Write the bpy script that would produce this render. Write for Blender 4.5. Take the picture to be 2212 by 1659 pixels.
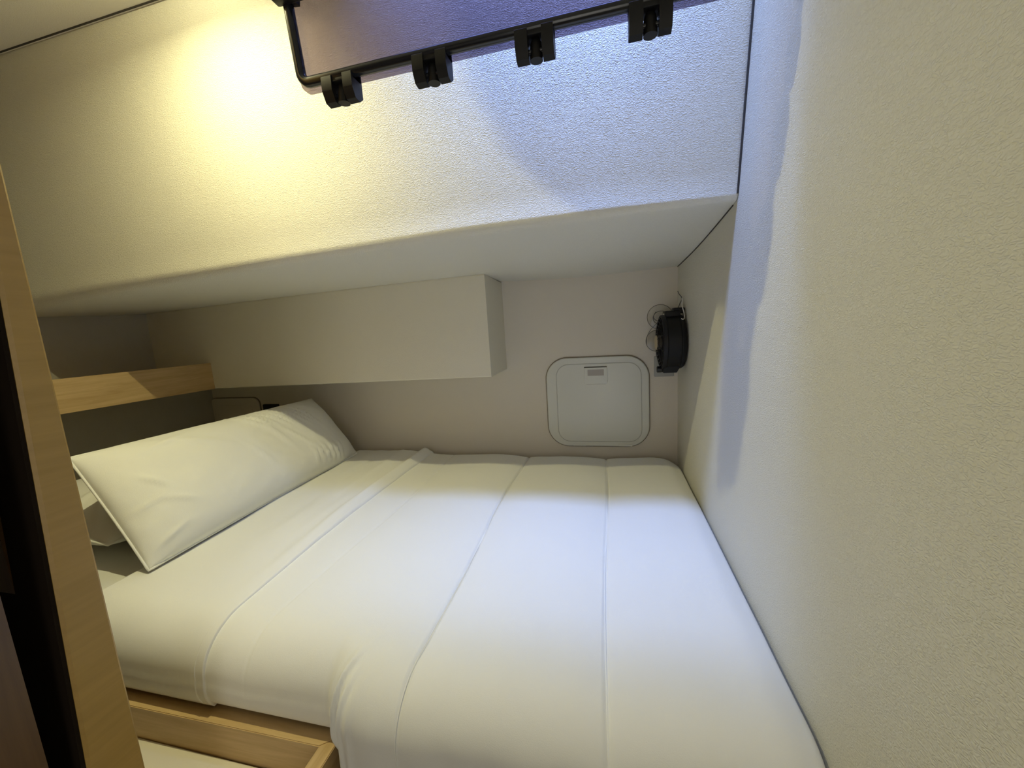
import bpy, bmesh, math, random
from mathutils import Vector, Matrix, noise
random.seed(4)
for o in list(bpy.data.objects): bpy.data.objects.remove(o)
S = bpy.context.scene
COL = S.collection
PI = math.pi

# ------------------------------------------------------------------ camera
cam_d = bpy.data.cameras.new('camera'); cam = bpy.data.objects.new('camera', cam_d); COL.objects.link(cam)
cam_d.sensor_fit = 'HORIZONTAL'; cam_d.sensor_width = 36.0; cam_d.lens = 850.0 / 2212.0 * 36.0
cam_d.clip_start = 0.02; cam_d.clip_end = 50
xa = Vector((.97138, .22905, -.06136)).normalized()
fw = Vector((-.2363, .9603, -.1497)); fw = (fw - xa * fw.dot(xa)).normalized()
ya = xa.cross(fw)          # up
R = Matrix((xa, ya, -fw)).transposed()
cam.matrix_world = Matrix.Translation((0, 0, 1.5)) @ R.to_4x4()
S.camera = cam

# ------------------------------------------------------------------ world, exposure, lights
w = bpy.data.worlds.new('world'); S.world = w; w.use_nodes = True
w.node_tree.nodes['Background'].inputs[0].default_value = (.25, .35, .6, 1)
w.node_tree.nodes['Background'].inputs[1].default_value = .3
vs = S.view_settings
vs.view_transform = 'Standard'; vs.look = 'None'; vs.gamma = 1; vs.use_curve_mapping = False
vs.exposure = 0.13
S.cycles.use_denoising = True
S.cycles.max_bounces = 8; S.cycles.diffuse_bounces = 4
S.cycles.use_adaptive_sampling = True; S.cycles.adaptive_threshold = .07; S.cycles.adaptive_min_samples = 16
S.cycles.transparent_max_bounces = 12
S.cycles.sample_clamp_indirect = 4

LAMP = (-.71, .505, 2.172)
def area(name, loc, size, size_y, energy, col, target, shape='RECTANGLE', spread=180):
    d = bpy.data.lights.new(name, 'AREA'); d.shape = shape; d.size = size; d.size_y = size_y
    d.energy = energy; d.color = col; d.spread = math.radians(spread)
    o = bpy.data.objects.new(name, d); COL.objects.link(o); o.location = loc
    o.rotation_euler = (Vector(target) - Vector(loc)).to_track_quat('-Z', 'Y').to_euler()
    return o
area('ceiling_lamp_light', LAMP, .014, .014, 4.5, (1.0, .92, .50), (LAMP[0], LAMP[1], 0), 'DISK', 170)
ld = bpy.data.lights.new('ceiling_lamp_glow', 'POINT'); ld.energy = 2.0; ld.color = (1.0, .92, .50); ld.shadow_soft_size = .007
lo_ = bpy.data.objects.new('ceiling_lamp_glow', ld); COL.objects.link(lo_); lo_.location = (LAMP[0], LAMP[1], LAMP[2] + .001)
area('hatch_daylight', (-.12, .672, 2.262), .60, .09, 3.5, (.31, .46, 1.0), (-.08, 1.06, 1.0), spread=84)
area('rear_fill_light', (-.05, -.90, 1.35), .42, 1.1, 2.7, (1.0, .96, .88), (-.25, 1.0, 1.3))  # unseen soft fill added behind the camera to lift the shadows

# ------------------------------------------------------------------ materials
def nt(name):
    m = bpy.data.materials.new(name); m.use_nodes = True
    return m, m.node_tree, m.node_tree.nodes['Principled BSDF']
def bump(t, b, height, strength, dist):
    n = t.nodes.new('ShaderNodeBump'); n.inputs['Strength'].default_value = strength; n.inputs['Distance'].default_value = dist
    t.links.new(height, n.inputs['Height']); t.links.new(n.outputs[0], b.inputs['Normal'])
def coords(t, scale=(1, 1, 1), rot=(0, 0, 0)):
    c = t.nodes.new('ShaderNodeTexCoord'); mp = t.nodes.new('ShaderNodeMapping')
    mp.inputs['Scale'].default_value = scale; mp.inputs['Rotation'].default_value = rot
    t.links.new(c.outputs['Object'], mp.inputs[0]); return mp.outputs[0]
def plain(name, col, rough=.5, metal=0, spec=.5):
    m, t, b = nt(name); b.inputs['Base Color'].default_value = (*col, 1)
    b.inputs['Roughness'].default_value = rough; b.inputs['Metallic'].default_value = metal
    b.inputs['Specular IOR Level'].default_value = spec
    return m
def vinyl(name, col, scale=(150, 150, 260), strength=.55, rough=.5):
    """creased artificial leather"""
    m, t, b = nt(name); b.inputs['Base Color'].default_value = (*col, 1); b.inputs['Roughness'].default_value = rough
    b.inputs['Specular IOR Level'].default_value = .3
    v = coords(t, tuple(q / 260 for q in scale))
    w_ = t.nodes.new('ShaderNodeTexNoise'); w_.inputs['Scale'].default_value = 120; w_.inputs['Detail'].default_value = 1
    t.links.new(v, w_.inputs['Vector'])
    mx = t.nodes.new('ShaderNodeVectorMath'); mx.operation = 'MULTIPLY_ADD'; mx.inputs[1].default_value = (.010, .010, .010)
    t.links.new(w_.outputs['Color'], mx.inputs[0]); t.links.new(v, mx.inputs[2])
    n1 = t.nodes.new('ShaderNodeTexVoronoi'); n1.feature = 'DISTANCE_TO_EDGE'; n1.inputs['Scale'].default_value = 230
    t.links.new(mx.outputs[0], n1.inputs['Vector'])
    cl = t.nodes.new('ShaderNodeMapRange'); cl.interpolation_type = 'SMOOTHSTEP'; cl.inputs['From Max'].default_value = .32
    t.links.new(n1.outputs['Distance'], cl.inputs['Value'])
    v2 = coords(t, (6, 6, 6))
    n2 = t.nodes.new('ShaderNodeTexNoise'); n2.inputs['Scale'].default_value = 1; n2.inputs['Detail'].default_value = 2
    t.links.new(v2, n2.inputs['Vector'])
    ad = t.nodes.new('ShaderNodeMath'); ad.operation = 'MULTIPLY_ADD'; ad.inputs[1].default_value = 4.0
    t.links.new(n2.outputs[0], ad.inputs[0]); t.links.new(cl.outputs[0], ad.inputs[2])
    bump(t, b, ad.outputs[0], strength, .0007)
    return m
def fabric(name, col, strength=.25):
    m, t, b = nt(name); b.inputs['Base Color'].default_value = (*col, 1); b.inputs['Roughness'].default_value = .9
    b.inputs['Specular IOR Level'].default_value = .15
    b.inputs['Sheen Weight'].default_value = .15
    v = coords(t, (900, 900, 900)); n = t.nodes.new('ShaderNodeTexNoise'); n.inputs['Scale'].default_value = 1
    n.inputs['Detail'].default_value = 1; t.links.new(v, n.inputs['Vector'])
    v2 = coords(t, (9, 9, 9)); n2 = t.nodes.new('ShaderNodeTexNoise'); n2.inputs['Scale'].default_value = 1; n2.inputs['Detail'].default_value = 3
    t.links.new(v2, n2.inputs['Vector'])
    ad = t.nodes.new('ShaderNodeMath'); ad.operation = 'MULTIPLY_ADD'; ad.inputs[1].default_value = 14
    t.links.new(n2.outputs[0], ad.inputs[0]); t.links.new(n.outputs[0], ad.inputs[2])
    bump(t, b, ad.outputs[0], strength, .0006)
    return m
def wood(name, c1, c2, axis='X', rough=.42):
    """straight fine grain running along the axis"""
    m, t, b = nt(name); b.inputs['Roughness'].default_value = rough
    sc = {'X': (6, 90, 90), 'Y': (90, 6, 90), 'Z': (90, 90, 6)}[axis]
    v = coords(t, sc); n = t.nodes.new('ShaderNodeTexNoise'); n.inputs['Scale'].default_value = 1
    n.inputs['Detail'].default_value = 5; n.inputs['Roughness'].default_value = .6; n.inputs['Distortion'].default_value = .5
    t.links.new(v, n.inputs['Vector'])
    r = t.nodes.new('ShaderNodeValToRGB'); r.color_ramp.elements[0].position = .32; r.color_ramp.elements[1].position = .68
    r.color_ramp.elements[0].color = (*c1, 1); r.color_ramp.elements[1].color = (*c2, 1)
    t.links.new(n.outputs[0], r.inputs[0]); t.links.new(r.outputs[0], b.inputs['Base Color'])
    bump(t, b, n.outputs[0], .2, .0006)
    return m
M = {}
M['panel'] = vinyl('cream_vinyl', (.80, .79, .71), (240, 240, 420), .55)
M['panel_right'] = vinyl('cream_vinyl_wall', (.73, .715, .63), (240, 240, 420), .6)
M['ceiling'] = vinyl('ceiling_vinyl', (.88, .85, .74), (260, 260, 260), .3)
M['back'] = vinyl('beige_liner', (.72, .67, .58), (300, 300, 300), .2, .6)
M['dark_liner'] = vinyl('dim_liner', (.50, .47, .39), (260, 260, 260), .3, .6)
M['locker'] = vinyl('locker_vinyl', (.78, .745, .62), (260, 260, 260), .25, .6)
M['sheet'] = fabric('white_cotton', (.85, .855, .83))
M['duvet'] = fabric('white_quilt_cotton', (.85, .855, .82))
M['pillow'] = fabric('pillow_cotton', (.85, .855, .82), .4)
M['oak_x'] = wood('pale_oak_x', (.50, .34, .15), (.64, .46, .23), 'X')
M['oak_y'] = wood('pale_oak_y', (.50, .34, .15), (.64, .46, .23), 'Y')
M['oak_z'] = wood('brown_oak_z', (.37, .235, .060), (.43, .275, .075), 'Y')
M['oak_dark'] = wood('dark_oak', (.085, .040, .013), (.12, .06, .02), 'Z')
M['jamb_shade'] = plain('jamb_shade', (.014, .009, .005), .9, 0, .1)
M['cream_lam'] = plain('cream_laminate', (.80, .76, .64), .45)
M['abs'] = plain('offwhite_plastic', (.70, .71, .66), .35)
M['hatch_joint'] = plain('hatch_joint', (.25, .21, .16), .8)
M['abs_line'] = plain('faint_joint', (.52, .52, .48), .5)
M['abs_recess_shade'] = plain('recess_shade', (.42, .39, .36), .5)  # off-white plastic darkened for the shade in recess and gap
M['black'] = plain('black_plastic', (.009, .009, .010), .5, 0, .3)
M['rubber'] = plain('black_rubber', (.010, .012, .018), .22, 0, .6)
M['socket'] = plain('black_socket', (.01, .01, .012), .5)
M['grey'] = plain('grey_plastic', (.36, .36, .34), .5)
M['gold'] = plain('brushed_hub', (.50, .42, .28), .5, .2)
M['sticker'] = plain('pale_sticker', (.55, .54, .48), .6)
M['cord'] = plain('white_cord', (.72, .70, .66), .8)
M['darkcord'] = plain('grey_cord', (.10, .10, .11), .7)
M['seam'] = plain('dark_joint', (.05, .045, .04), .8)
M['floor'] = wood('floor_wood', (.20, .12, .05), (.30, .19, .09), 'Y')
M['lens'] = plain('lamp_bezel', (.75, .74, .72), .3)
def tinted(name, col, gl=.06, rough=.02, gloss=(1, 1, 1)):
    m = bpy.data.materials.new(name); m.use_nodes = True; t = m.node_tree; t.nodes.clear()
    out = t.nodes.new('ShaderNodeOutputMaterial'); mx = t.nodes.new('ShaderNodeMixShader')
    a = t.nodes.new('ShaderNodeBsdfTransparent'); a.inputs[0].default_value = (*col, 1)
    g = t.nodes.new('ShaderNodeBsdfGlossy'); g.inputs['Roughness'].default_value = rough; g.inputs['Color'].default_value = (*gloss, 1)
    mx.inputs[0].default_value = gl
    t.links.new(a.outputs[0], mx.inputs[1]); t.links.new(g.outputs[0], mx.inputs[2]); t.links.new(mx.outputs[0], out.inputs[0])
    return m
M['pane'] = tinted('smoked_acrylic', (.47, .43, .50), .05, .32)
M['clear'] = tinted('clear_plastic', (.94, .94, .93), .05, .1)

# ------------------------------------------------------------------ helpers
def link(name, bm, mat, parent=None, smooth=False, angle=None):
    bmesh.ops.recalc_face_normals(bm, faces=bm.faces)
    me = bpy.data.meshes.new(name); bm.to_mesh(me); bm.free()
    me.materials.append(mat)
    if smooth:
        for p in me.polygons: p.use_smooth = True
        if angle:
            try: me.set_sharp_from_angle(angle=math.radians(angle))
            except Exception: pass
    o = bpy.data.objects.new(name, me); COL.objects.link(o)
    if parent is not None:
        o.parent = parent; o.matrix_parent_inverse = parent.matrix_world.inverted() if False else Matrix.Translation(-parent.location)
    return o
def thing(name, label, cat, loc=(0, 0, 0), group=None):
    o = bpy.data.objects.new(name, None); COL.objects.link(o); o.location = loc
    o.empty_display_size = .05
    return tag(o, label, cat, group)
def tag(o, label, cat, group=None):
    o['label'] = label; o['category'] = cat
    if group: o['group'] = group
    return o
def struct(o, label=None):
    o['kind'] = 'structure'
    if label: o['label'] = label
    return o
def add_box(bm, lo, hi, bevel=0, seg=2):
    r = bmesh.ops.create_cube(bm, size=1)
    vs_ = r['verts']
    for v in vs_:
        v.co = Vector(((lo[i] + hi[i]) / 2 + v.co[i] * (hi[i] - lo[i]) for i in range(3)))
    if bevel:
        es = list({e for v in vs_ for e in v.link_edges})
        bmesh.ops.bevel(bm, geom=es, offset=bevel, segments=seg, affect='EDGES', profile=.5)
def box(name, lo, hi, mat, parent=None, bevel=0, seg=2):
    bm = bmesh.new(); add_box(bm, lo, hi, bevel, seg)
    return link(name, bm, mat, parent, smooth=bool(bevel), angle=40)
def grid(bm, rows, closed_u=False):
    """rows: list of lists of points, faces between successive rows"""
    V = [[bm.verts.new(p) for p in r] for r in rows]
    for i in range(len(V) - 1):
        n = len(V[i])
        for j in range(n - (0 if closed_u else 1)):
            k = (j + 1) % n
            bm.faces.new((V[i][j], V[i][k], V[i + 1][k], V[i + 1][j]))
    return V
def add_tube(bm, pts, r, seg=10, closed=False, cap=True):
    pts = [Vector(p) for p in pts]; n = len(pts); rows = []
    up = None
    for i in range(n):
        a = pts[i - 1] if (i > 0 or closed) else pts[i]
        b = pts[(i + 1) % n] if (i < n - 1 or closed) else pts[i]
        d = (b - a).normalized()
        if up is None: up = d.orthogonal().normalized()
        up = (up - d * up.dot(d)).normalized(); s = d.cross(up)
        rr = r[i] if isinstance(r, (list, tuple)) else r
        rows.append([pts[i] + (up * math.cos(2 * PI * k / seg) + s * math.sin(2 * PI * k / seg)) * rr for k in range(seg)])
    if closed:
        # align the last ring with the first
        rows.append(rows[0])
        V = [[bm.verts.new(p) for p in rr] for rr in rows[:-1]]; V.append(V[0])
        # find the twist between the last and the first ring
        last = V[-2]; best = min(range(seg), key=lambda s_: sum((last[k].co - V[0][(k + s_) % seg].co).length for k in range(seg)))
        for i in range(len(V) - 1):
            off = best if i == len(V) - 2 else 0
            for k in range(seg):
                k2 = (k + 1) % seg
                bm.faces.new((V[i][k], V[i][k2], V[i + 1][(k2 + off) % seg], V[i + 1][(k + off) % seg]))
    else:
        V = grid(bm, rows, closed_u=True)
        if cap:
            bm.faces.new(V[0]); bm.faces.new(list(reversed(V[-1])))
def tube(name, pts, r, mat, parent=None, seg=10, closed=False):
    bm = bmesh.new(); add_tube(bm, pts, r, seg, closed); return link(name, bm, mat, parent, True, 60)
def smoothpts(pts, n=6):
    """Catmull-Rom through the points"""
    P = [Vector(p) for p in pts]; P = [P[0] * 2 - P[1]] + P + [P[-1] * 2 - P[-2]]; out = []
    for i in range(1, len(P) - 2):
        for k in range(n):
            t = k / n; a, b, c, d = P[i - 1], P[i], P[i + 1], P[i + 2]
            out.append(.5 * ((2 * b) + (c - a) * t + (2 * a - 5 * b + 4 * c - d) * t * t + (3 * b - a - 3 * c + d) * t ** 3))
    out.append(P[-2]); return out
def rrect(w_, h_, r, seg=8):
    out = []
    for cx_, cy_, a0 in ((w_ / 2 - r, h_ / 2 - r, 0), (-w_ / 2 + r, h_ / 2 - r, 90), (-w_ / 2 + r, -h_ / 2 + r, 180), (w_ / 2 - r, -h_ / 2 + r, 270)):
        for k in range(seg + 1):
            a = math.radians(a0 + 90 * k / seg); out.append((cx_ + r * math.cos(a), cy_ + r * math.sin(a)))
    return out
def plate(name, cx_, cz, w_, h_, r, y_back, y_front, mat, parent=None, bev=.002, seg=8):
    """rounded plate on the back wall: facing -Y, rounded front edge"""
    bm = bmesh.new(); rows = []
    rows.append([(cx_ + x, y_back, cz + z) for x, z in rrect(w_, h_, r, seg)])
    for k in range(4):
        a = k / 3 * PI / 2; ins = bev * (1 - math.cos(a)); yy = y_front + bev - bev * math.sin(a)
        rows.append([(cx_ + x, yy, cz + z) for x, z in rrect(w_ - 2 * ins, h_ - 2 * ins, max(r - ins, .0005), seg)])
    V = grid(bm, rows, True); bm.faces.new(V[-1]); bm.faces.new(list(reversed(V[0])))
    return link(name, bm, mat, parent, True, 35)
def lathe_x(bm, prof, cy_, cz, seg=40):
    """profile [(x, r)] revolved about an axis along X"""
    rows = [[(x, cy_ + r * math.cos(2 * PI * k / seg), cz + r * math.sin(2 * PI * k / seg)) for k in range(seg)] for x, r in prof]
    V = grid(bm, rows, True); bm.faces.new(V[0]); bm.faces.new(list(reversed(V[-1])))
def interp(x, xs, ys):
    if x <= xs[0]: return ys[0]
    for i in range(1, len(xs)):
        if x <= xs[i]:
            t = (x - xs[i - 1]) / (xs[i] - xs[i - 1]); return ys[i - 1] + (ys[i] - ys[i - 1]) * t
    return ys[-1]
def sstep(a, b, x):
    t = max(0, min(1, (x - a) / (b - a))); return t * t * (3 - 2 * t)
def gauss(x, s): return math.exp(-(x / s) ** 2)

XL, XR, YB, YN, ZC = -1.83, .24, 1.465, -.95, 2.2     # berth limits: left, right wall, back wall, rear wall, ceiling

# ------------------------------------------------------------------ room shell
struct(box('floor', (-1.95, YN, -.03), (XR + .04, YB, 0), M['floor']))
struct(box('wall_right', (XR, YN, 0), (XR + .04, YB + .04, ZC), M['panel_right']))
struct(box('wall_back', (-1.95, YB, 0), (XR, YB + .04, ZC), M['back']))
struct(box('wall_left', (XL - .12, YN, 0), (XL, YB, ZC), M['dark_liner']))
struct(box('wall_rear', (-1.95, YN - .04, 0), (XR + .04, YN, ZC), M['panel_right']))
struct(box('wall_front', (XL, .262, 0), (-.66, .298, ZC), M['oak_dark']))
# ceiling with the hatch opening cut through it
HX0, HX1, HY0, HY1 = -.44, .18, .622, .716
bm = bmesh.new()
for lo, hi in (((-1.95, YN), (XR + .04, HY0)), ((-1.95, HY1), (XR + .04, .80)), ((-1.95, HY0), (HX0, HY1)), ((HX1, HY0), (XR + .04, HY1))):
    add_box(bm, (lo[0], lo[1], ZC), (hi[0], hi[1], ZC + .09))
struct(link('ceiling', bm, M['ceiling']))

# upholstered coach-roof side panel, rolling over into the soffit
def zb(x): return interp(x, [-1.9, -1.6, -1.41, -1.07, -.78, -.3, .24], [1.632, 1.645, 1.657, 1.671, 1.682, 1.696, 1.701])
def zs(x): return interp(x, [-1.9, -1.0, -.40, -.15, -.01, .24], [1.650, 1.657, 1.660, 1.652, 1.651, 1.659])
def ye(x): return interp(x, [-1.9, -1.4, -.9, -.3], [.775, .80, .825, .84])
def zb_(x): k = ye(x) / .84; return 1.5 + (zb(x / k) - 1.5) * k
bm = bmesh.new(); rows = []
nx = 90
for i in range(nx + 1):
    x = -1.86 + (XR + 1.86 - .001) * i / nx
    b_ = zb_(x); s_ = zs(x); r = interp(x, [-1.6, -1.0, 0, .24], [.045, .03, .022, .012])
    row = []
    for k in range(13):
        z = 2.2 - (2.2 - b_ - r) * k / 12; row.append((x, ye(x) - (ye(x) - .737) / .5 * (z - 1.70), z))
    c = Vector((x, row[-1][1] + r * .98, b_ + r * .9))
    for k in range(1, 9):
        a = PI + PI / 2 * k / 9; row.append((x, c.y + r * math.cos(a), c.z + r * math.sin(a)))
    y0, z0 = row[-1][1], row[-1][2]
    for k in range(1, 21):
        t = k / 20; row.append((x, y0 + (YB - y0) * t, z0 + (s_ - z0) * t - .006 * math.sin(PI * t)))
    rows.append(row)
grid(bm, rows)
struct(link('wall_upper', bm, M['panel'], smooth=True, angle=60), 'cream leather-look side panel rolling into the soffit over the berth')
# dark joints
bm = bmesh.new(); add_tube(bm, [(XR - .001, .84 - .214 * (z - 1.70) - .001, z) for z in [2.19 - .04 * k for k in range(13)]], .0022, 6)
struct(link('trim_1', bm, M['seam']))
bm = bmesh.new(); add_tube(bm, [(x, .7315, 2.2) for x in [-1.82 + .1 * k for k in range(21)]], .0022, 6)
struct(link('trim_2', bm, M['seam']))
pts = []
for k in range(21):
    t = k / 20; pts.append((XR - .0005, .866 + (YB - .866) * t, 1.697 + (1.658 - 1.697) * t - .006 * math.sin(PI * t)))
bm = bmesh.new(); add_tube(bm, pts, .0014, 6); struct(link('trim_3', bm, M['seam']))

# door jamb beside the camera: inner face towards the berth
bm = bmesh.new(); rows = []
def near(z): return .252 + .047 * (z - .934)
for z in (0, .5, .934, 1.3, 1.6, 1.9, 2.199):
    rows.append([(-.70, near(z), z), (-.6035, near(z), z), (-.600, near(z) + .003, z), (-.600, .3025, z), (-.6015, .3045, z), (-.604, .305, z), (-.70, .305, z)])
V = grid(bm, rows, True); bm.faces.new(V[0]); bm.faces.new(list(reversed(V[-1])))
struct(link('door_1', bm, M['oak_z']), 'brown oak door jamb at the cabin entrance')

bm = bmesh.new()  # dark strip added over the jamb's near face, its shade put into the colour
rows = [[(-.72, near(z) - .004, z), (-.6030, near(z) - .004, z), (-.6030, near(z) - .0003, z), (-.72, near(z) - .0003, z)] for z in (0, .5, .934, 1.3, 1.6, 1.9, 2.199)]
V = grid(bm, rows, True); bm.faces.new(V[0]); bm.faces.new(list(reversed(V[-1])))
struct(link('trim_5', bm, M['jamb_shade']), 'black strip standing for the shade on the near side of the jamb')
# open door leaf folded back beside the jamb
bm = bmesh.new()
lf = [(-.604, .230), (-.434, -.50), (-.463, -.507), (-.633, .224)]
V = grid(bm, [[(x, y, .02) for x, y in lf], [(x, y, 2.18) for x, y in lf]], True); bm.faces.new(V[0]); bm.faces.new(list(reversed(V[1])))
struct(link('door_2', bm, M['oak_dark']), 'dark brown cabin door leaf standing open beside the jamb')

# ------------------------------------------------------------------ boxed locker, shelf
t = thing('boxed_locker', 'cream boxed-in locker running along the hull below the soffit', 'locker', (-1.1, 1.36, 1.33))
bm = bmesh.new()
# shell follows the soffit height
rows = []
for i in range(31):
    x = -1.83 + (1.83 - .376) * i / 30
    f = lambda y_: zs(x) + (YB - y_) / (YB - .86) * (zb_(x) - zs(x)) - .0045
    zl = interp(x, [-1.54, -.376], [1.317, 1.331])
    rows.append([(x, YB - .001, f(YB)), (x, 1.25, f(1.25) - .002), (x, 1.249, f(1.25) - .006), (x, 1.249, zl + .004), (x, 1.253, zl), (x, YB - .001, zl)])
V = grid(bm, rows, True); bm.faces.new(V[0]); bm.faces.new(list(reversed(V[-1])))
link('shell', bm, M['locker'], t)
t = thing('corner_shelf', 'pale oak shelf with a deep front board against the dim left wall', 'shelf', (-1.7, 1.05, 1.32))
bm = bmesh.new()
rows = [[(-1.54, y, z1), (-1.54, y, z0), (-1.556, y, z0), (-1.556, y, z1)] for y, z0, z1 in ((.50, 1.328, 1.432), (.78, 1.323, 1.424), (1.2485, 1.3165, 1.4215))]
V = grid(bm, rows, True); bm.faces.new(V[0]); bm.faces.new(list(reversed(V[-1])))
bmesh.ops.bevel(bm, geom=[e for e in bm.edges if abs(e.verts[0].co.y - e.verts[1].co.y) > .1], offset=.0015, segments=2, affect='EDGES')
link('front_board', bm, M['oak_y'], t)
box('shelf_board', (XL, .50, 1.33), (-1.556, 1.2485, 1.345), M['oak_y'], t)

# ------------------------------------------------------------------ access hatches and sockets on the back wall
t = thing('access_hatch', 'off-white plastic hatch with rounded corners low on the back wall', 'hatch', (-.04, YB, 1.196))
plate('surround', -.040, 1.196, .374, .342, .081, YB, YB - .004, M['hatch_joint'], t, .001, 12)
plate('frame', -.040, 1.196, .368, .336, .078, YB - .001, YB - .010, M['abs'], t, .004, 12)
door = plate('lid', -.034, 1.194, .302, .292, .045, YB - .009, YB - .0112, M['abs'], t, .0015, 10)
bm = bmesh.new()
add_tube(bm, [(-.034 + x, YB - .0105, 1.194 + z) for x, z in rrect(.304, .294, .046, 8)], .0008, 6, True)
link('gap', bm, M['abs_line'], door, True)
l = plate('latch', -.0415, 1.297, .084, .064, .010, YB - .010, YB - .0135, M['abs'], t, .0012, 6)
bm = bmesh.new(); add_box(bm, (-.082, YB - .0142, 1.3265), (-.001, YB - .0105, 1.3295)); link('latch_gap', bm, M['seam'], l)
bm = bmesh.new()
add_tube(bm, [(-.083, YB - .0108, 1.279), (-.0815, YB - .0108, 1.270), (-.075, YB - .0108, 1.265), (-.008, YB - .0108, 1.265), (-.0015, YB - .0108, 1.270), (0, YB - .0108, 1.279)], .001, 6)
link('latch_shadow_gap', bm, M['abs_recess_shade'], l, True)
# finger pull: flat plate, the shade of its recess put into the colour
bm = bmesh.new()
add_box(bm, (-.070, YB - .0138, 1.2965), (-.012, YB - .0132, 1.3195)); link('finger_pull', bm, M['abs_recess_shade'], l)
for x0 in (-.132, .035):
    box('hinge_tab', (x0, YB - .0125, 1.0295), (x0 + .048, YB - .005, 1.037), M['abs'], t, .001)

t = thing('access_hatch', 'beige plastic hatch half hidden behind the pillows under the shelf', 'hatch', (-1.70, YB, 1.10))
plate('surround', -1.700, 1.090, .284, .304, .034, YB, YB - .004, M['hatch_joint'], t, .001, 8)
plate('frame', -1.701, 1.089, .279, .300, .032, YB - .001, YB - .010, M['back'], t, .003, 8)
plate('lid', -1.711, 1.081, .225, .250, .015, YB - .009, YB - .012, M['back'], t, .001, 6)

t = thing('wall_socket', 'black wall socket just above the top edge of the pillow', 'socket', (-1.499, YB, 1.165))
plate('cover_plate', -1.499, 1.165, .084, .084, .004, YB, YB - .009, M['socket'], t, .002, 4)
plate('socket_face', -1.499, 1.165, .05, .05, .02, YB - .008, YB - .0105, M['rubber'], t, .001, 6)
t = thing('wall_socket', 'grey square wall socket partly behind the black fan', 'socket', (.194, YB, 1.322))
plate('cover_plate', .1945, 1.3215, .066, .072, .003, YB, YB - .007, M['grey'], t, .002, 4)
plate('socket_face', .1945, 1.3215, .040, .042, .010, YB - .006, YB - .009, M['grey'], t, .001, 6)

# ------------------------------------------------------------------ fan on the right wall
FY, FZ = 1.352, 1.413
t = thing('clip_fan', 'small black round fan fixed to the right wall in the back corner', 'fan', (.235, FY, 1.31))
bm = bmesh.new()
lathe_x(bm, [(.2385, .050), (.2385, .070), (.234, .082), (.226, .0865), (.222, .0865), (.220, .083), (.184, .0835), (.181, .0868), (.171, .0870), (.1685, .085), (.1685, .080), (.176, .078), (.205, .076), (.208, .02)], FY, FZ, 48)
link('housing', bm, M['black'], t, True, 40)
bm = bmesh.new()
for rr, xx in ((.030, .1585), (.043, .160), (.055, .162), (.066, .1645), (.076, .167)):
    add_tube(bm, [(xx, FY + rr * math.cos(2 * PI * k / 40), FZ + rr * math.sin(2 * PI * k / 40)) for k in range(40)], .0014, 6, True)
for k in range(10):
    a = 2 * PI * k / 10
    add_tube(bm, smoothpts([(xx, FY + rr * math.cos(a + rr * 4), FZ + rr * math.sin(a + rr * 4)) for rr, xx in ((.018, .1580), (.045, .160), (.066, .1645), (.083, .169))], 3), .0015, 6)
link('grille', bm, M['black'], t, True)
bm = bmesh.new(); lathe_x(bm, [(.172, .022), (.160, .024), (.1555, .023), (.1525, .017), (.1518, .006)], FY, FZ, 28)
link('hub', bm, M['gold'], t, True, 50)
bm = bmesh.new()
for k in range(5):
    a0 = 2 * PI * k / 5; rows = []
    for i in range(6):
        rr = .022 + .050 * i / 5
        rows.append([(.196 - .018 * s_ + .004 * math.sin(s_ * PI), FY + rr * math.cos(a0 + .9 * s_ + .5 * i / 5), FZ + rr * math.sin(a0 + .9 * s_ + .5 * i / 5)) for s_ in (0, .25, .5, .75, 1)])
    grid(bm, rows)
bl = link('blades', bm, M['black'], t, True)
sm = bl.modifiers.new('s', 'SOLIDIFY'); sm.thickness = .0015
bm = bmesh.new()
add_box(bm, (.180, 1.325, 1.492), (.226, 1.385, 1.512), .004)
add_box(bm, (.206, 1.330, 1.502), (.2385, 1.375, 1.520), .004)
link('clip', bm, M['black'], t, True, 40)
box('sticker', (.1785, 1.340, 1.4945), (.1802, 1.362, 1.504), M['sticker'], t)
bm = bmesh.new()
rows = [[(.174, FY - .035, 1.340), (.228, FY - .035, 1.345), (.228, FY + .035, 1.345), (.174, FY + .035, 1.340)],
        [(.174, FY - .030, 1.317), (.214, FY - .030, 1.317), (.214, FY + .030, 1.317), (.174, FY + .030, 1.317)]]
V = grid(bm, rows, True); bm.faces.new(V[0]); bm.faces.new(list(reversed(V[1])))
link('stand', bm, M['black'], t)
bm = bmesh.new(); lathe_x(bm, [(.176, .009), (.168, .0105), (.157, .0105), (.155, .008)], FY - .015, 1.327, 24)
link('knob', bm, M['rubber'], t, True, 40)
# strings
tag(tube('hanging_string', smoothpts([(.2305, 1.33, 1.548), (.229, 1.322, 1.525), (.2325, 1.315, 1.506), (.2335, 1.31, 1.488), (.228, 1.30, 1.483), (.223, 1.30, 1.486)], 5), .0016, M['cord'], None, 8),
    'white string looped round the clip of the black fan', 'string')
tag(tube('hanging_string', smoothpts([(.2245, 1.372, 1.572), (.2285, 1.366, 1.561), (.2335, 1.362, 1.553), (.233, 1.356, 1.543), (.2275, 1.352, 1.532), (.2225, 1.35, 1.520)], 5), .0012, M['darkcord'], None, 8),
    'thin dark string end knotted above the black fan', 'string')
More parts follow.
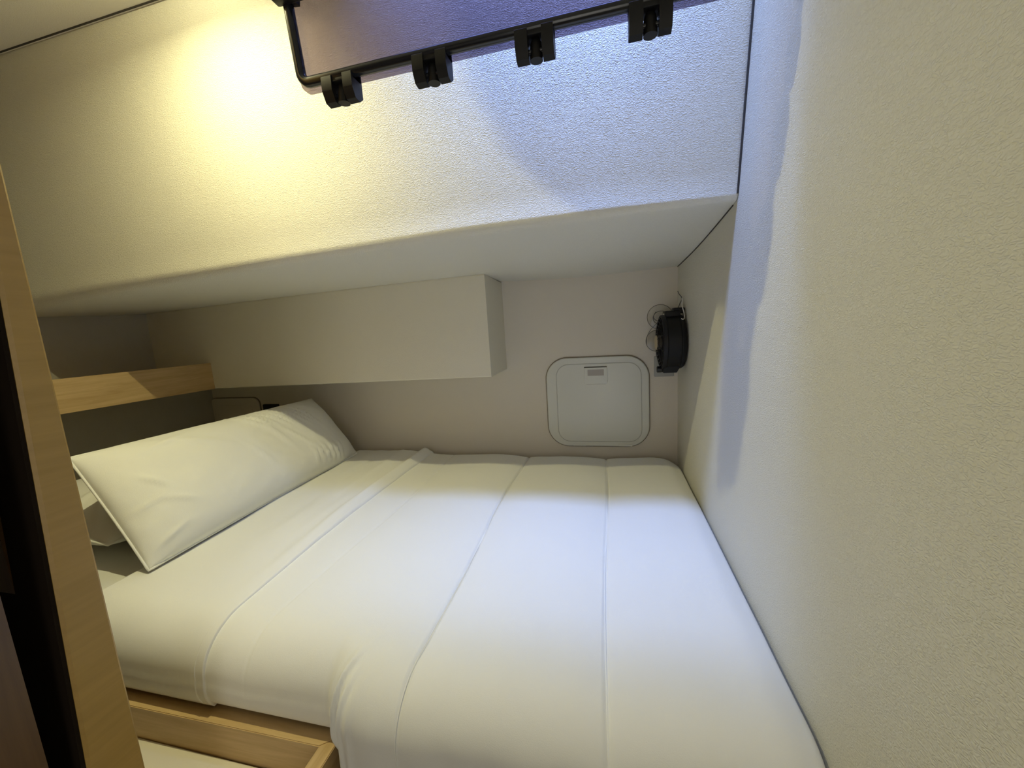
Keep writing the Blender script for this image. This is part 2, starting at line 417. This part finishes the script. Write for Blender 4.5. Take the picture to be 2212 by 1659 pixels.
# clear suction cups
def suction(cx_, cz, r_out, label, ring=True):
    t = thing('suction_cup', label, 'suction cup', (cx_, YB, cz), 'clear suction cups on the back wall')
    def disc(nm, prof, mat):
        bm = bmesh.new(); rows = [[(cx_ + r * math.cos(2 * PI * k / 40), y, cz + r * math.sin(2 * PI * k / 40)) for k in range(40)] for y, r in prof]
        V = grid(bm, rows, True); bm.faces.new(list(reversed(V[-1]))); bm.faces.new(V[0]); return link(nm, bm, mat, t, True, 50)
    disc('cup', [(YB - .0005, r_out), (YB - .002, r_out), (YB - .004, r_out * .86), (YB - .010, r_out * .45), (YB - .018, r_out * .36), (YB - .020, r_out * .30)], M['clear'])
    bm = bmesh.new(); add_tube(bm, [(cx_ + r_out * math.cos(2 * PI * k / 48), YB - .002, cz + r_out * math.sin(2 * PI * k / 48)) for k in range(48)], .0010, 6, True)
    link('rim', bm, M['rimclear'], t, True)
    if ring:
        bm = bmesh.new(); add_tube(bm, [(cx_ + .001 + .024 * math.cos(2 * PI * k / 40), YB - .021, cz + .002 + .0175 * math.sin(2 * PI * k / 40)) for k in range(40)], .0011, 6, True)
        link('ring', bm, M['ringgrey'], t, True)
    return t
M['rimclear'] = tinted('rim_plastic', (.62, .60, .56), .12, .15)
M['ringgrey'] = plain('ring_grey', (.13, .125, .12), .4)
suction(.182, 1.494, .042, 'clear suction cup with a ring on the back wall, the upper of two')
suction(.172, 1.412, .037, 'clear suction cup beside the fan, the lower of two', False)
tag(tube('wire_loop', smoothpts([(.166, YB - .024, 1.512), (.158, YB - .024, 1.496), (.160, YB - .024, 1.480), (.174, YB - .026, 1.470), (.192, YB - .028, 1.472), (.198, YB - .03, 1.478)], 6) , .0011, M['ringgrey'], None, 6),
    'thin grey wire loop hanging on the upper clear suction cup', 'wire')
tag(tube('wire_strand', smoothpts([(.178, YB - .022, 1.484), (.166, YB - .022, 1.470), (.150, YB - .018, 1.452), (.138, YB - .012, 1.428), (.137, YB - .006, 1.405)], 6), .0009, M['ringgrey'], None, 6),
    'thin grey strand running down past the lower clear suction cup', 'wire')

# ------------------------------------------------------------------ open hatch lid hanging by the ceiling
def ly(z): return .610 - .10 * (z - 1.90)
t = thing('hatch_lid', 'smoked acrylic hatch lid with a black rubber seal hanging open under the ceiling', 'hatch lid', (-.15, .61, 1.89))
LX0, LX1, LZ0, LZ1 = -.4690, .165, 1.8905, 2.150
def lidpts(inset, yoff, r, seg=7):
    w_, h_ = LX1 - LX0 - 2 * inset, LZ1 - LZ0 - 2 * inset; cx_, cz = (LX0 + LX1) / 2, (LZ0 + LZ1) / 2
    return [(cx_ + x, ly(cz + z) + yoff, cz + z) for x, z in rrect(w_, h_, r, seg)]
bm = bmesh.new(); V = grid(bm, [lidpts(0, 0, .013), lidpts(0, .008, .013)], True); bm.faces.new(V[0]); bm.faces.new(list(reversed(V[1])))
link('pane', bm, M['pane'], t, True, 30)
bm = bmesh.new(); add_tube(bm, lidpts(.0085, -.0070, .014, 8), .0078, 14, True)
link('seal', bm, M['rubber'], t, True)
def clip(cx_):
    """hinge clip: two cheeks with a chamfered foot, a bridge and a recessed tongue between"""
    c = bmesh.new()
    y0, y1 = .594, .622
    prof = [(y0 + .006, 1.902), (y0, 1.896), (y0 + .000, 1.876), (y0 + .007, 1.862), (y0 + .018, 1.860), (y1, 1.868), (y1, 1.902)]
    for xa_, xb_ in ((-.0265, -.0090), (.0105, .0265)):
        rows = [[(cx_ + xx, y, z) for y, z in prof] for xx in (xa_, xa_ + .001, xb_ - .001, xb_)]
        V = grid(c, rows, True); c.faces.new(V[0]); c.faces.new(list(reversed(V[-1])))
    add_box(c, (cx_ - .0265, y0 + .003, 1.888), (cx_ + .0265, y1, 1.905), .002)
    o = link('hinge_clip', c, M['black'], t, True, 30)
    c = bmesh.new(); add_tube(c, [(cx_ + .0007, .611, 1.889), (cx_ + .0007, .610, 1.884), (cx_ + .0007, .609, 1.874), (cx_ + .0007, .609, 1.8615)], [.0050, .0078, .0088, .0092], 14)
    link('hinge_tongue', c, M['black'], o, True, 50)
    c = bmesh.new(); lathe_x(c, [(cx_ - .026, .0035), (cx_ + .026, .0035)], .606, 1.872, 10); link('hinge_pin', c, M['rubber'], o, True, 50)
for cx_ in (-.3945, -.2405, -.0860, .0650): clip(cx_)
# stay bracket on the upper side of the lid
bm = bmesh.new()
outl = [(-.445, 2.002), (-.463, 2.004), (-.480, 2.012), (-.510, 2.032), (-.542, 2.056), (-.558, 2.073), (-.568, 2.100), (-.568, 2.150), (-.440, 2.150), (-.440, 2.030)]
rows = [[(x, ly(z) - .018, z) for x, z in outl], [(x, ly(z) - .0005, z) for x, z in outl]]
V = grid(bm, rows, True); bm.faces.new(V[0]); bm.faces.new(list(reversed(V[1])))
link('stay_bracket', bm, M['black'], t)
bm = bmesh.new(); add_box(bm, (-.4755, .572, 2.000), (-.425, .590, 2.012), .003); link('latch', bm, M['black'], t, True, 40)

# ------------------------------------------------------------------ berth: plinth, mattress, quilt, turned-down sheet
struct(box('trim_4', (XL, .475, 0), (XR, YB, .868), M['oak_x']), 'oak berth base under the mattress')
def yfront(x): return interp(x, [-1.83, -.440, -.395, .24], [.451, .449, .411, .404])
def zbot(x): return .869 - (.869 - .50) * sstep(-.412, -.400, x)
SEAMS = (-.600, -.303, -.011)
def ztop(x, y, quilt=True):
    z = 1.0
    if quilt:
        for s_ in SEAMS:
            k = .35 if s_ == -.6 else 1
            xx = s_ + .006 * math.sin(y * 7 + s_ * 9) * (.5 if s_ > -.1 else 1) - (x * 0)
            z -= k * (.0050 * gauss(x - xx, .0035) + .0042 * gauss(x - xx, .028))
        z += .004 * math.sin((x + .011) / .292 * PI) ** 2 
    z += .0035 * noise.noise((x * 5, y * 3.2, .3)) + .0018 * noise.noise((x * 14, y * 8, 2.3))
    z -= .008 * sstep(.17, .24, x) ** 2 * 2.0
    return z
def profile(x, fn, off=0, n_top=90, rf=.085, rb=.035, zbt=None, back=1.440):
    """points from behind the mattress over the top and down the front"""
    yf = yfront(x) - off; zt = fn(x, .8)
    if x > .13:                    # rounded far corner against the wall
        back = back - .075 * (1 - math.sqrt(max(0, 1 - ((x - .13) / .112) ** 2)))
    zbt_ = zbot(x) if zbt is None else zbt
    out = []
    for z in (.905, .94): out.append((x, back, z))
    for k in range(1, 7):
        a = PI / 2 * k / 6; y = back - rb * (1 - math.cos(a)); out.append((x, y, fn(x, y) + off - rb + rb * math.sin(a)))
    y0 = back - rb
    y1 = yf + rf
    for k in range(1, n_top):
        y = y0 + (y1 - y0) * k / n_top; out.append((x, y, fn(x, y) + off))
    for k in range(0, 13):
        a = PI / 2 * k / 12; y = y1 - rf * math.sin(a); zc = fn(x, y1) + off - rf * .92
        z = zc + rf * .92 * math.cos(a)
        out.append((x, y, z + (fn(x, y) - fn(x, y1)) * math.cos(a)))
    z2 = out[-1][2]
    for k in range(1, 15):
        tt = k / 14; z = z2 + (zbt_ - z2) * tt
        y = yf + .010 * tt ** 3 * (1 - sstep(-.412, -.40, x)) - .003 * math.sin(PI * tt)
        out.append((x, y, z))
    return out
def creases(p):
    """folds gathered at the near corner of the quilt where it leaves the tray"""
    x, y, z = p
    if y < .56 and -.52 < x < -.30:
        d = x + .405 + (y - .43) * -.55
        fade = sstep(.58, .43, y)
        amp = fade * (gauss(d, .038))
        w_ = math.sin(d * 300 + y * 40) * .0030 + .0045 * gauss(d + .012, .008) - .0030 * gauss(d - .006, .006)
        y -= amp * w_; z += amp * w_ * .6
    if y < .46 and z < .97 and x > -.40:
        y -= .0035 * noise.noise((x * 22, 0, z * 5)) * sstep(.97, .88, z)
    return (x, y, z)
def cols(x0, x1, base, dense=(), dw=.012, dn=8):
    xs = {round(x0 + (x1 - x0) * i / base, 5) for i in range(base + 1)}
    for d in dense:
        for k in range(-dn, dn + 1):
            x = d + dw * 2 * k / dn
            if x0 < x < x1: xs.add(round(x, 5))
    return sorted(xs)
# mattress with fitted sheet (seen at the pillow end)
t = thing('mattress', 'white sheeted mattress end showing around the pillows', 'mattress', (-1.35, .9, .87))
bm = bmesh.new(); rows = []
for x in cols(XL + .002, -.992, 70):
    fn = lambda a, b: ztop(a, b, False) - .018
    rows.append(profile(x, fn, 0, 60, zbt=.872))
grid(bm, rows); link('fitted_sheet', bm, M['sheet'], t, True)
# quilt
bm = bmesh.new(); rows = []
for x in cols(-.99, XR - .010, 200, SEAMS + (-.405,), .012, 8):
    rows.append([creases(p) for p in profile(x, ztop)])
# rounded down edge against the wall
lastrow = rows[-1]; rows.append([(x + .004, y, z - .006) for x, y, z in lastrow]); rows.append([(x + .005, y, z - .02) for x, y, z in lastrow]); rows.append([(x + .004, y, z - .09) for x, y, z in lastrow])
grid(bm, rows)
q = tag(link('quilt', bm, M['duvet'], None, True), 'white channel-quilted bedspread covering the berth', 'quilt')
# stitched channels
for s_ in SEAMS[1:]:
    pr = [creases(p) for p in profile(s_, ztop)]
    pts = []
    for (x, y, z) in pr[8:]:
        xx = s_ + .006 * math.sin(y * 7 + s_ * 9) * (.5 if s_ > -.1 else 1)
        pts.append((xx, y, z + .0004 if y > .45 else z))
    bm = bmesh.new(); add_tube(bm, [(a, b - (.0005 if c < .93 else 0), c) for a, b, c in pts], .0009, 5)
    link('stitching', bm, M['sheet'], q, True)
# turned-down sheet: two layers with a rolled hem
def foldx(y): return -.700 + .010 * sstep(.9, .40, y) + .004 * math.sin(y * 5) 
def sheet_h(x, y):
    z = ztop(x, y, False)
    f = sstep(.42, 1.0, y)
    z += .014 * gauss(x + .731, .018) * f + .006 * gauss(x + .80 + .02 * y, .018) * sstep(.5, 1.3, y)
    z += .003 * math.sin((x + .03 * y) * 90) * gauss(x + .82, .12) * f * .5
    z += .0025 * noise.noise((x * 16 - y * 2, y * 2, 5))
    return z
bm = bmesh.new(); rows = []
n = 80
for i in range(n + 1):
    u = i / n; u = u + .0 if i < 60 else .75 + .25 * math.sin((i - 60) / 20 * PI / 2)
    x0 = -1.040 + (.34) * u
    ba = profile(x0, sheet_h, .011, 90, zbt=.866); bb = profile(x0, ztop, -.002, 90, zbt=.868)
    row = []
    for (x, y, z), (x_, y_, z_) in zip(ba, bb):
        xx = -1.040 + (foldx(max(y, .42)) + 1.040) * u
        d = (foldx(max(y, .42)) - xx)
        hem = max(0, 1 - d / (.004 + .004 * sstep(.47, .9, y))); lefth = max(0, 1 - (xx + 1.040) / .012)
        k_ = 1 - (.45 + .55 * sstep(.47, .95, y)); k_ = max(k_, 1 - math.sqrt(max(0, 1 - hem * hem)), 1 - math.sqrt(max(0, 1 - lefth * lefth)))
        row.append((xx, y + (y_ - y) * k_, z + (z_ - z) * k_))
    rows.append(row)
grid(bm, rows)
sh = tag(link('turned_down_sheet', bm, M['sheet'], None, True), 'white top sheet folded back over the quilt in front of the pillow', 'sheet')
pa = profile(-.72, sheet_h, .0105, 90, zbt=.870); pb = profile(-.72, ztop, -.002, 90, zbt=.870)
pr = [(a[0], b[1] + (a[1] - b[1]) * q_, b[2] + (a[2] - b[2]) * q_) for a, b in zip(pa, pb) for q_ in (.45 + .55 * sstep(.47, .95, a[1]),)]
bm = bmesh.new(); add_tube(bm, [(foldx(max(y, .42)) - .016 - .03 * max(0, .50 - y), y - (.0005 if z < .95 else 0), z - .0012) for x, y, z in pr[88:-1]], .0014, 8)
link('hem', bm, M['sheet'], sh, True)

# ------------------------------------------------------------------ pillows
def pillow(name, corners, T, label, seed, folds=(), sag=.0, pinch=.003, back=.65):
    BL, BR, TL, TR = [Vector(c) for c in corners]
    nu, nv = 110, 60
    nrm = ((BR - BL).cross(TL - BL)).normalized()
    if nrm.x < 0: nrm = -nrm
    bm = bmesh.new(); faces = []
    def pt(u, v, side):
        # u, v in -1..1
        a = (u + 1) / 2; b = (v + 1) / 2
        # edges pulled in a little between the corners
        pu = pinch * (1 - v * v) * (abs(u) ** 3) * (1 if u > 0 else -1)
        pv = pinch * .8 * (1 - u * u) * (abs(v) ** 3) * (1 if v > 0 else -1)
        a2 = a - pu / (BR - BL).length; b2 = b - pv / (TL - BL).length
        p = BL * (1 - a2) * (1 - b2) + BR * a2 * (1 - b2) + TL * (1 - a2) * b2 + TR * a2 * b2
        h = T * (1 if side > 0 else back) * (max(0, 1 - abs(u) ** 4.5) ** .55) * (max(0, 1 - abs(v) ** 2.8) ** .55)
        wob = .004 * noise.noise((u * 3 + seed, v * 2.4, side)) + .0015 * noise.noise((u * 11 + seed, v * 6, side * 3))
        e = min(1, h / (T * .5))
        f = 0
        for (fu, fv, ang, ln, wd, hh) in folds:
            du = (u - fu) * .38; dv = (v - fv) * .16
            al = du * math.cos(ang) + dv * math.sin(ang); ac = -du * math.sin(ang) + dv * math.cos(ang)
            ac += .10 * al * al / .05 * .2
            f += hh * gauss(al, ln) * gauss(ac, wd)
        return p + nrm * side * (h + wob * e + (f * min(1, h / (T * .25)) if side > 0 else 0)) + Vector((0, 0, -sag * (1 - u * u)))
    rows = []
    def us(n_): return [math.sin(-PI / 2 + PI * k / n_) for k in range(n_ + 1)]
    U = us(nu); Vv = us(nv)
    U = [.35 * a + .65 * (-1 + 2 * k / nu) for k, a in enumerate(U)]; Vv = [.35 * a + .65 * (-1 + 2 * k / nv) for k, a in enumerate(Vv)]
    F = [[bm.verts.new(pt(u, v, 1)) for v in Vv] for u in U]
    B = [[F[i][j] if i in (0, nu) or j in (0, nv) else bm.verts.new(pt(U[i], Vv[j], -1)) for j in range(nv + 1)] for i in range(nu + 1)]
    for i in range(nu):
        for j in range(nv):
            bm.faces.new((F[i][j], F[i + 1][j], F[i + 1][j + 1], F[i][j + 1]))
            try: bm.faces.new((B[i][j], B[i][j + 1], B[i + 1][j + 1], B[i + 1][j]))
            except ValueError: pass
    rim = [F[i][0].co.copy() for i in range(nu + 1)] + [F[nu][j].co.copy() for j in range(1, nv + 1)] + [F[i][nv].co.copy() for i in range(nu - 1, -1, -1)] + [F[0][j].co.copy() for j in range(nv - 1, 0, -1)]
    c = (BL + BR + TL + TR) / 4
    root = thing(name, label, 'pillow', (c.x, c.y, min(BL.z, BR.z)))
    cs = link('pillowcase', bm, M['pillow'], root, True)
    bm = bmesh.new(); add_tube(bm, rim[::2], .0028, 8, True); link('edge_seam', bm, M['pillow'], cs, True)
    return root
R_ = random.Random(3)
folds = []
for k in range(9):
    folds.append((.02 + .07 * k + R_.uniform(-.01, .01), .66 - .02 * k, -1.0 + R_.uniform(-.12, .12), .040 + R_.uniform(0, .02), .0030, .0110 * (1.3 if k % 2 else 1.0)))
for k in range(6):
    folds.append((.38 + .07 * k, -.62 - .03 * k, -1.45 + R_.uniform(-.15, .15), .026, .0032, .0100))
folds += [(-.80, .1, -.9, .03, .006, .007), (-.72, -.35, -.6, .04, .006, .006), (-.86, -.75, .3, .03, .006, .007), (.15, .2, -1.2, .07, .008, .006), (-.45, .55, -.5, .07, .012, .006), (-.9, -.2, .1, .03, .005, .006), (.3, 0, -1.0, .08, .004, .005), (-.1, -.1, -1.2, .06, .006, .004), (-.6, .7, .2, .06, .008, .005)]
pillow('bed_pillow', ((-.992, .583, 1.014), (-1.016, 1.372, 1.012), (-1.192, .598, 1.262), (-1.200, 1.372, 1.244)), .070,
       'white pillow leaning upright in front, the nearer of the two', 1, folds, 0)
pillow('bed_pillow', ((-1.135, .602, 1.052), (-1.150, 1.365, 1.055), (-1.560, .600, 1.085), (-1.560, 1.350, 1.085)), .074,
       'white pillow tucked behind the upright one, in the shade', 7, [(-.86, -.5, .8, .04, .006, .006), (-.8, -.1, .2, .05, .006, .006), (-.9, .3, -.4, .03, .006, .005)], 0, back=.95)

# ------------------------------------------------------------------ bedside tray let into the berth front
t = thing('bedside_tray', 'pale oak framed tray with a cream base along the berth front', 'tray', (-.95, .3, .78))
Z1 = .860
def seg_prism(name, pts, z0, z1, mat):
    bm = bmesh.new(); V = grid(bm, [[(x, y, z0) for x, y in pts], [(x, y, z1) for x, y in pts]], True)
    bm.faces.new(V[0]); bm.faces.new(list(reversed(V[1])))
    bmesh.ops.bevel(bm, geom=[e for e in bm.edges if e.verts[0].co.z > z1 - .001 and e.verts[1].co.z > z1 - .001], offset=.0012, segments=2, affect='EDGES')
    return link(name, bm, mat, t)
seg_prism('back_rail', [(-1.10, .474), (-.432, .474), (-.432, .4560), (-.458, .4360), (-1.10, .4310)], .70, Z1, M['oak_x'])
seg_prism('end_rail', [(-.432, .4560), (-.432, .02), (-.458, .02), (-.458, .4360)], .70, Z1, M['oak_y'])
seg_prism('front_rail', [(-1.10, .045), (-.458, .045), (-.432, .02), (-1.10, .02)], .70, Z1, M['oak_x'])
box('base_panel', (-1.10, .045, .782), (-.458, .432, .794), M['cream_lam'], t)
seg_prism('side_rail', [(-1.10, .474), (-1.126, .474), (-1.126, .02), (-1.10, .02)], .70, Z1, M['oak_y'])
box('cabinet_body', (-1.126, .025, 0), (-.434, .474, .70), M['oak_x'], t)

# ceiling downlight
t = thing('ceiling_lamp', 'small round recessed lamp in the ceiling near the panel', 'lamp', (LAMP[0], LAMP[1], ZC))
bm = bmesh.new()
add_tube(bm, [(LAMP[0] + .034 * math.cos(2 * PI * k / 32), LAMP[1] + .034 * math.sin(2 * PI * k / 32), ZC - .003) for k in range(32)], .005, 8, True)
link('bezel', bm, M['lens'], t, True)
